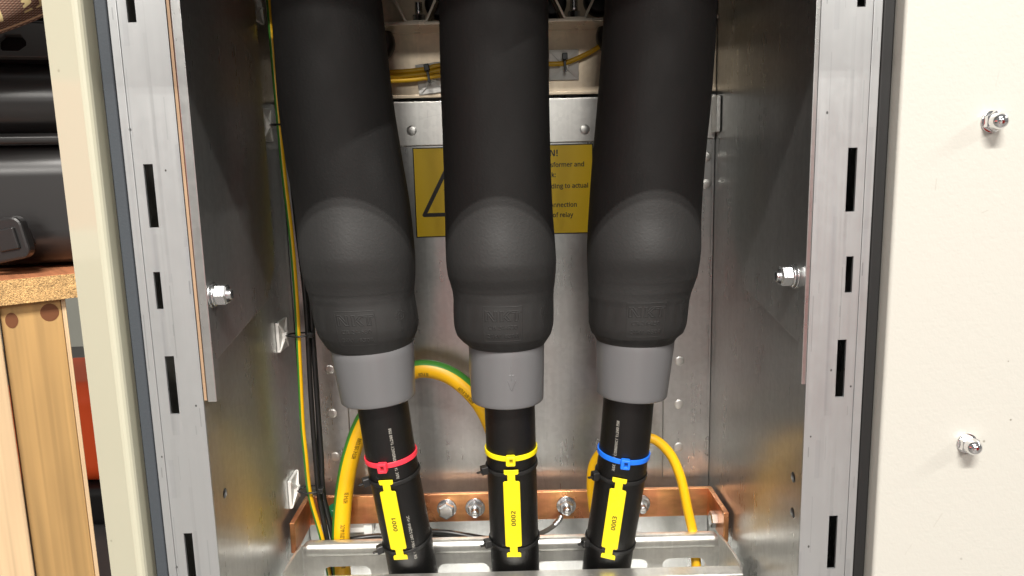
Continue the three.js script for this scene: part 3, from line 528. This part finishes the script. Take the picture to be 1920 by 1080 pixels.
// rail with folded straps and studs at the top of the back, round black bushings behind
{
  const t = thing('support_rail', 'thin pale horizontal rail with folded straps and studs between the boots', 'rail', [0, 0.9285, -0.19]);
  const pale = std({ color: C(0.78, 0.70, 0.58), metalness: 0.5, roughness: 0.5, roughnessMap: smudge });
  obj('rail', bx(-0.200, 0.200, -0.0014, 0.0014, -0.044, 0, 0.0006), pale, t);
  for (const [cx] of [[-0.0715], [0.0712]]) {
    const pts = [[-0.0240, 0.030], [-0.0215, 0.030], [-0.0085, 0.0032], [0.0085, 0.0032], [0.0215, 0.030], [0.0240, 0.030], [0.0098, 0.0017], [-0.0098, 0.0017]];
    obj('folded_strap', plate(poly(pts), -0.034, -0.004).translate(cx, 0, 0), pale, t);
    const th = []; for (let i = 0; i <= 10; i++) th.push([i % 2 ? 0.0030 : 0.0034, 0.0095 + i * 0.0007]);
    const b = new THREE.Group(); b.name = 'bolt'; b.position.set(cx + (cx < 0 ? 0.002 : 0), 0.0034, -0.012); t.add(b);
    obj('nut', flat(hexNut(0.0105, 0.0062, 0.0008)), zinc, b); obj('stud', lathe([[0, 0.005], [0.0033, 0.005], ...th, [0, 0.0168]], 18), zinc, b);
  }
  const disc = (x, y, r, z, label) => { const o = solo('bushing', lathe([[0, 0.014], [r * 0.72, 0.014], [r * 0.9, 0.012], [r, 0.008], [r, 0]], 40).rotateX(Math.PI / 2), blackPlastic, label, 'bushing'); o.position.set(x, y, z); };
  disc(-0.1130, 0.9178, 0.0178, -0.228, 'black round bushing beside the leftmost boot, under the rail');
  disc(0.1120, 0.9190, 0.0178, -0.228, 'black round bushing beside the rightmost boot, under the rail');
  disc(-0.0520, 0.9520, 0.0140, -0.2335, 'black round bushing above the rail, left of the middle boot');
  disc(0.0525, 0.9510, 0.0145, -0.2335, 'black round bushing above the rail, right of the middle boot');
  disc(0.0980, 0.9530, 0.0150, -0.2335, 'black round bushing above the rail, left of the rightmost boot');
}

// ---------------------------------------------------------------- left of the cabinet
const grain = (r, g, b, s) => tex(512, 0.30, (u, v) => { const w = fbm(u * 5, v * 1, 5, 1, s, 3) * 2.2, k = 0.86 + 0.05 * Math.sin((u * 9 + w) * 6.283) * 0.5 + 0.10 * (noise(u * 130, v * 3, 130, 3, s + 9) - 0.5) + 0.14 * (fbm(u * 3, v * 3, 3, 3, s + 4) - 0.5); return [r * k, g * k, b * k]; }, true, 0.5);
const pine = std({ map: grain(0.80, 0.64, 0.41, 121), roughness: 0.6 });
const pine2 = std({ map: grain(0.95, 0.82, 0.65, 131), roughness: 0.6 });
const ply = std({ map: grain(0.85, 0.55, 0.38, 141), roughness: 0.55 });
const chip = std({ map: tex(512, 0.10, (u, v) => { const k = 0.82 + 0.30 * (noise(u * 70, v * 110, 70, 110, 151) - 0.5) + 0.22 * (fbm(u * 14, v * 20, 14, 20, 155, 4) - 0.5), d = noise(u * 90, v * 120, 90, 120, 158) > 0.82 ? 0.72 : 1; return [0.97 * k * d, 0.78 * k * d, 0.52 * k * d]; }, true), roughness: 0.85, bumpMap: grit, bumpScale: 0.0012 });
{
  const t = thing('wooden_crate', 'wooden stand with chipboard top and pine planks left of the cabinet', 'wooden crate', [-0.60, 0.0, -0.300]);
  t.rotation.y = D(38);
  const top = obj('top_board', bx(-0.35, 0.42, 0.6605, 0.6890, -0.40, -0.0012), ply, t);
  obj('board_edge', bx(-0.35, 0.42, 0.6600, 0.6885, -0.0010, 0.0, 0), chip, top);
  obj('plank', bx(0.0440, 0.1045, 0.0, 0.6598, -0.034, -0.014, 0.001), pine, t);
  obj('plank', bx(-0.100, 0.042, 0.0, 0.6598, -0.030, -0.006, 0.002), pine2, t);
  obj('corner_batten', bx(0.1050, 0.1095, 0.0, 0.6598, -0.036, -0.013, 0.001), pine2, t);
  const knot = std({ color: C(0.16, 0.055, 0.018), roughness: 0.6 });
  const k = (x, y, rx, ry) => { const o = obj('knot', new THREE.CylinderGeometry(1, 1, 0.0008, 24).rotateX(Math.PI / 2).scale(rx, ry, 1).translate(x, y, -0.0139), knot, t); };
  k(0.054, 0.640, 0.0062, 0.009); k(0.092, 0.644, 0.0095, 0.0105);
}
{
  const t = thing('tool_case', 'large glossy black plastic case standing on the wooden stand', 'tool case', [-0.60, 0.6900, -0.43]);
  t.rotation.y = D(14);
  const shell = phy({ color: C(0.016, 0.015, 0.015), roughness: 0.3, clearcoat: 0.4, clearcoatRoughness: 0.3 });
  obj('lower_shell', [bx(-0.30, 0.26, 0.004, 0.158, -0.30, 0.034, 0.045)], shell, t);
  obj('upper_shell', [bx(-0.30, 0.26, 0.1565, 0.250, -0.30, 0.030, 0.046)], shell, t);
  obj('seam_lip', bx(-0.29, 0.25, 0.150, 0.164, -0.29, 0.0335, 0.006), shell, t);
  const oct = (cx, cy) => [[-0.011, -0.010], [0.006, -0.010], [0.014, -0.003], [0.014, 0.002], [0.008, 0.011], [-0.009, 0.011], [-0.015, 0.004], [-0.015, -0.004]].map(([x, y]) => [cx + x, cy + y]);
  const cuts = [-0.11, -0.046, 0.018, 0.082, 0.146].map((x) => oct(x, 0.268));
  const rim = obj('rim', plate(poly(rect(-0.29, 0.25, 0.2505, 0.294), cuts), 0.004, 0.012, 0.001).translate(0.008, -0.2525, 0), std({ color: C(0.05, 0.048, 0.047), roughness: 0.4 }), t);  // same black plastic, the light on it put into a greyer colour
  rim.position.set(0, 0.2505, 0.012); rim.rotation.x = D(-20);
  obj('rim_flange', bx(-0.29, 0.25, 0.288, 0.298, -0.20, 0.004, 0.003), shell, t);
  obj('hole_shade', bx(-0.29, 0.25, 0.2508, 0.2875, -0.05, -0.034), blackCore, t);  // black sheet painting the shade behind the rim holes
  obj('lid', bx(-0.28, 0.24, 0.2985, 0.350, -0.26, 0.006, 0.02), shell, t);
  const l = obj('latch', [plate(poly(roundRect(-0.052, 0.026, -0.024, 0.026, 0.011), [roundRect(-0.040, -0.020, -0.012, 0.014, 0.003)]), 0.0, 0.016, 0.003)], shell, t);
  l.position.set(0.010, 0.040, 0.060); l.rotation.set(0, D(-8), D(10));
  obj('latch_button', bx(-0.004, 0.018, -0.012, 0.014, 0.015, 0.0195, 0.004), shell, l);
  obj('latch_arm', bx(-0.02, 0.012, -0.012, 0.012, -0.035, 0.001, 0.004), shell, l);
}
{
  const m = canvasTex(512, 512, (g, w, h) => {
    g.fillStyle = '#7a5a4a'; g.fillRect(0, 0, w, h);
    for (let y = 0; y < h; y += 8) for (let x = 0; x < w; x += 8) { g.fillStyle = (x + y) / 8 % 2 ? '#a58a78' : '#4a342c'; g.fillRect(x, y, 5, 5); }
    g.save(); g.translate(425, 395); g.rotate(Math.PI); g.fillStyle = '#e8d49a'; g.font = 'bold 112px sans-serif'; g.textAlign = 'center'; g.textBaseline = 'middle'; g.strokeStyle = '#5a3f34'; g.lineWidth = 8; g.fillText('SIZA', 0, 0); g.restore();
    g.fillStyle = '#d8b48f'; g.fillRect(0, h - 26, w, 12);
  });
  const g = loft([[0.09, 0, 0.11, 0, 0.045], [0.05, 0, 0.13, 0.01, 0.058], [0.02, 0, 0.135, 0.012, 0.062], [0.0, 0, 0.128, 0.012, 0.055]], 64, 8);
  const uv = g.attributes.uv; for (let i = 0; i < uv.count; i++) uv.setXY(i, (uv.getX(i) - 0.5) * 3.2 + 0.5, uv.getY(i) / 0.09);
  const b = thing('woven_bag', 'brown woven bag with pale lettering lying on the black case', 'bag', [-0.545, 0.962, -0.325]);
  b.rotation.z = D(17);
  obj('cloth', g, std({ map: m, roughness: 0.9 }), b, false);
}
{
  const t = thing('cleaning_machine', 'orange red machine housing on a black base, glimpsed between stand and cabinet', 'machine', [-0.98, 0, -1.25]);
  obj('housing', bx(-0.20, 0.14, 0.095, 0.335, -0.2, 0.12, 0.05), phy({ color: C(0.85, 0.10, 0.02), roughness: 0.4 }), t);
  obj('base', bx(-0.21, 0.15, 0.0, 0.093, -0.2, 0.13, 0.02), blackPlastic, t);
}
{  // unseen things added for their reflections in the metal and paint
  const red = phy({ color: C(0.72, 0.05, 0.03), roughness: 0.45 });
  const t = thing('added_red_cabinet', 'unseen red cabinet added in front of the cream panel for its red reflection', 'cabinet', [0.85, 0, 1.25]);
  obj('body', bx(-0.35, 0.45, 0.08, 0.88, 0, 0.4, 0.01), red, t); obj('plinth', bx(-0.23, 0.23, 0, 0.079, 0.02, 0.38), blackPlastic, t);
  const wb = thing('added_bench', 'unseen pale grey bench added on the left for its reflection', 'added_bench', [-1.65, 0, 0.8]);
  obj('bench_top', bx(-0.3, 0.3, 0.63, 0.689, -0.7, 0.7, 0.004), std({ color: C(0.6, 0.6, 0.57), roughness: 0.5 }), wb);
  for (const z of [-0.6, 0.6]) obj('leg', bx(-0.28, 0.28, 0, 0.629, z - 0.05, z + 0.05), std({ color: C(0.4, 0.39, 0.34), roughness: 0.6 }), wb);
  const tb = thing('added_red_box', 'unseen red box added on the pale grey bench for its reflection', 'added_red_box', [-1.65, 0.69, 0.8]);
  obj('body', bx(-0.2, 0.24, 0, 0.31, -0.5, 0.5, 0.01), red, tb); obj('handle', bx(-0.02, 0.02, 0.311, 0.33, -0.2, 0.2, 0.006), blackPlastic, tb);
  const g = thing('added_red_bottle', 'unseen small red bottle added before the compartment for its reflection', 'gas bottle', [-0.2, 0, 1.2]);
  obj('body', lathe([[0, 0], [0.085, 0.01], [0.09, 0.03], [0.09, 0.42], [0.08, 0.47], [0.05, 0.51], [0.03, 0.52], [0, 0.52]], 32), red, g); obj('valve', lathe([[0, 0.52], [0.02, 0.52], [0.018, 0.58], [0, 0.58]], 16), zinc, g);
}

// ---------------------------------------------------------------- lamps
function ceilingLamp(x, y, z, turn, L, label) {
  const t = thing('ceiling_lamp', label, 'lamp', [x, y, z]); t.rotation.y = D(turn);
  obj('housing', bx(-0.63, 0.63, 0.016, 0.06, -0.08, 0.08, 0.006), std({ color: C(0.8, 0.8, 0.8), roughness: 0.5 }), t);
  for (const dz of [-0.024, 0.024]) {
    const m = obj('tube', new THREE.CylinderGeometry(0.013, 0.013, 1.2, 16).rotateZ(Math.PI / 2).translate(0, 0, dz), std({ color: C(0.9, 0.9, 0.9), emissive: LAMP_COLOR, emissiveIntensity: 3 }), t);
    m.castShadow = false;
    const l = new THREE.RectAreaLight(LAMP_COLOR, L, 1.2, 0.02); l.position.set(0, -0.016, dz); l.rotation.x = -Math.PI / 2; t.add(l);
  }
}
ceilingLamp(0, 2.695, 1.6, 0, LAMP_FRONT, 'twin tube ceiling lamp in front of the cabinet');
ceilingLamp(3.36, 2.695, 1.25, 90, LAMP_SIDE, 'twin tube ceiling lamp off to the right of the cabinet');

function fillPanel(x, y, z, L, label) {  // fill light added behind the camera to brighten the shaded back
  const t = thing('fill_panel', label, 'lamp', [x, y, z]);
  obj('frame', bx(-0.63, 0.63, 0.012, 0.05, -0.33, 0.33, 0.004), std({ color: C(0.8, 0.8, 0.8), roughness: 0.5 }), t);
  const m = obj('diffuser', bx(-0.6, 0.6, 0.004, 0.0115, -0.3, 0.3), std({ color: C(0.9, 0.9, 0.9), emissive: LAMP_COLOR, emissiveIntensity: 3 }), t); m.castShadow = false;
  const l = new THREE.RectAreaLight(LAMP_COLOR, L, 1.2, 0.6); l.position.set(0, 0, 0); l.rotation.x = -Math.PI / 2; t.add(l);
}
fillPanel(-1.3, 2.75, 5.0, FILL_FAR, 'added fill light panel far in front of the wooden stand');
fillPanel(1.3, 2.75, 5.0, FILL_FAR, 'added fill light panel far in front of the cream panel');
fillPanel(0, 2.75, 7.5, FILL_FAR * 1.6, 'added fill light panel farthest from the open cabinet');

renderer.render(scene, camera);
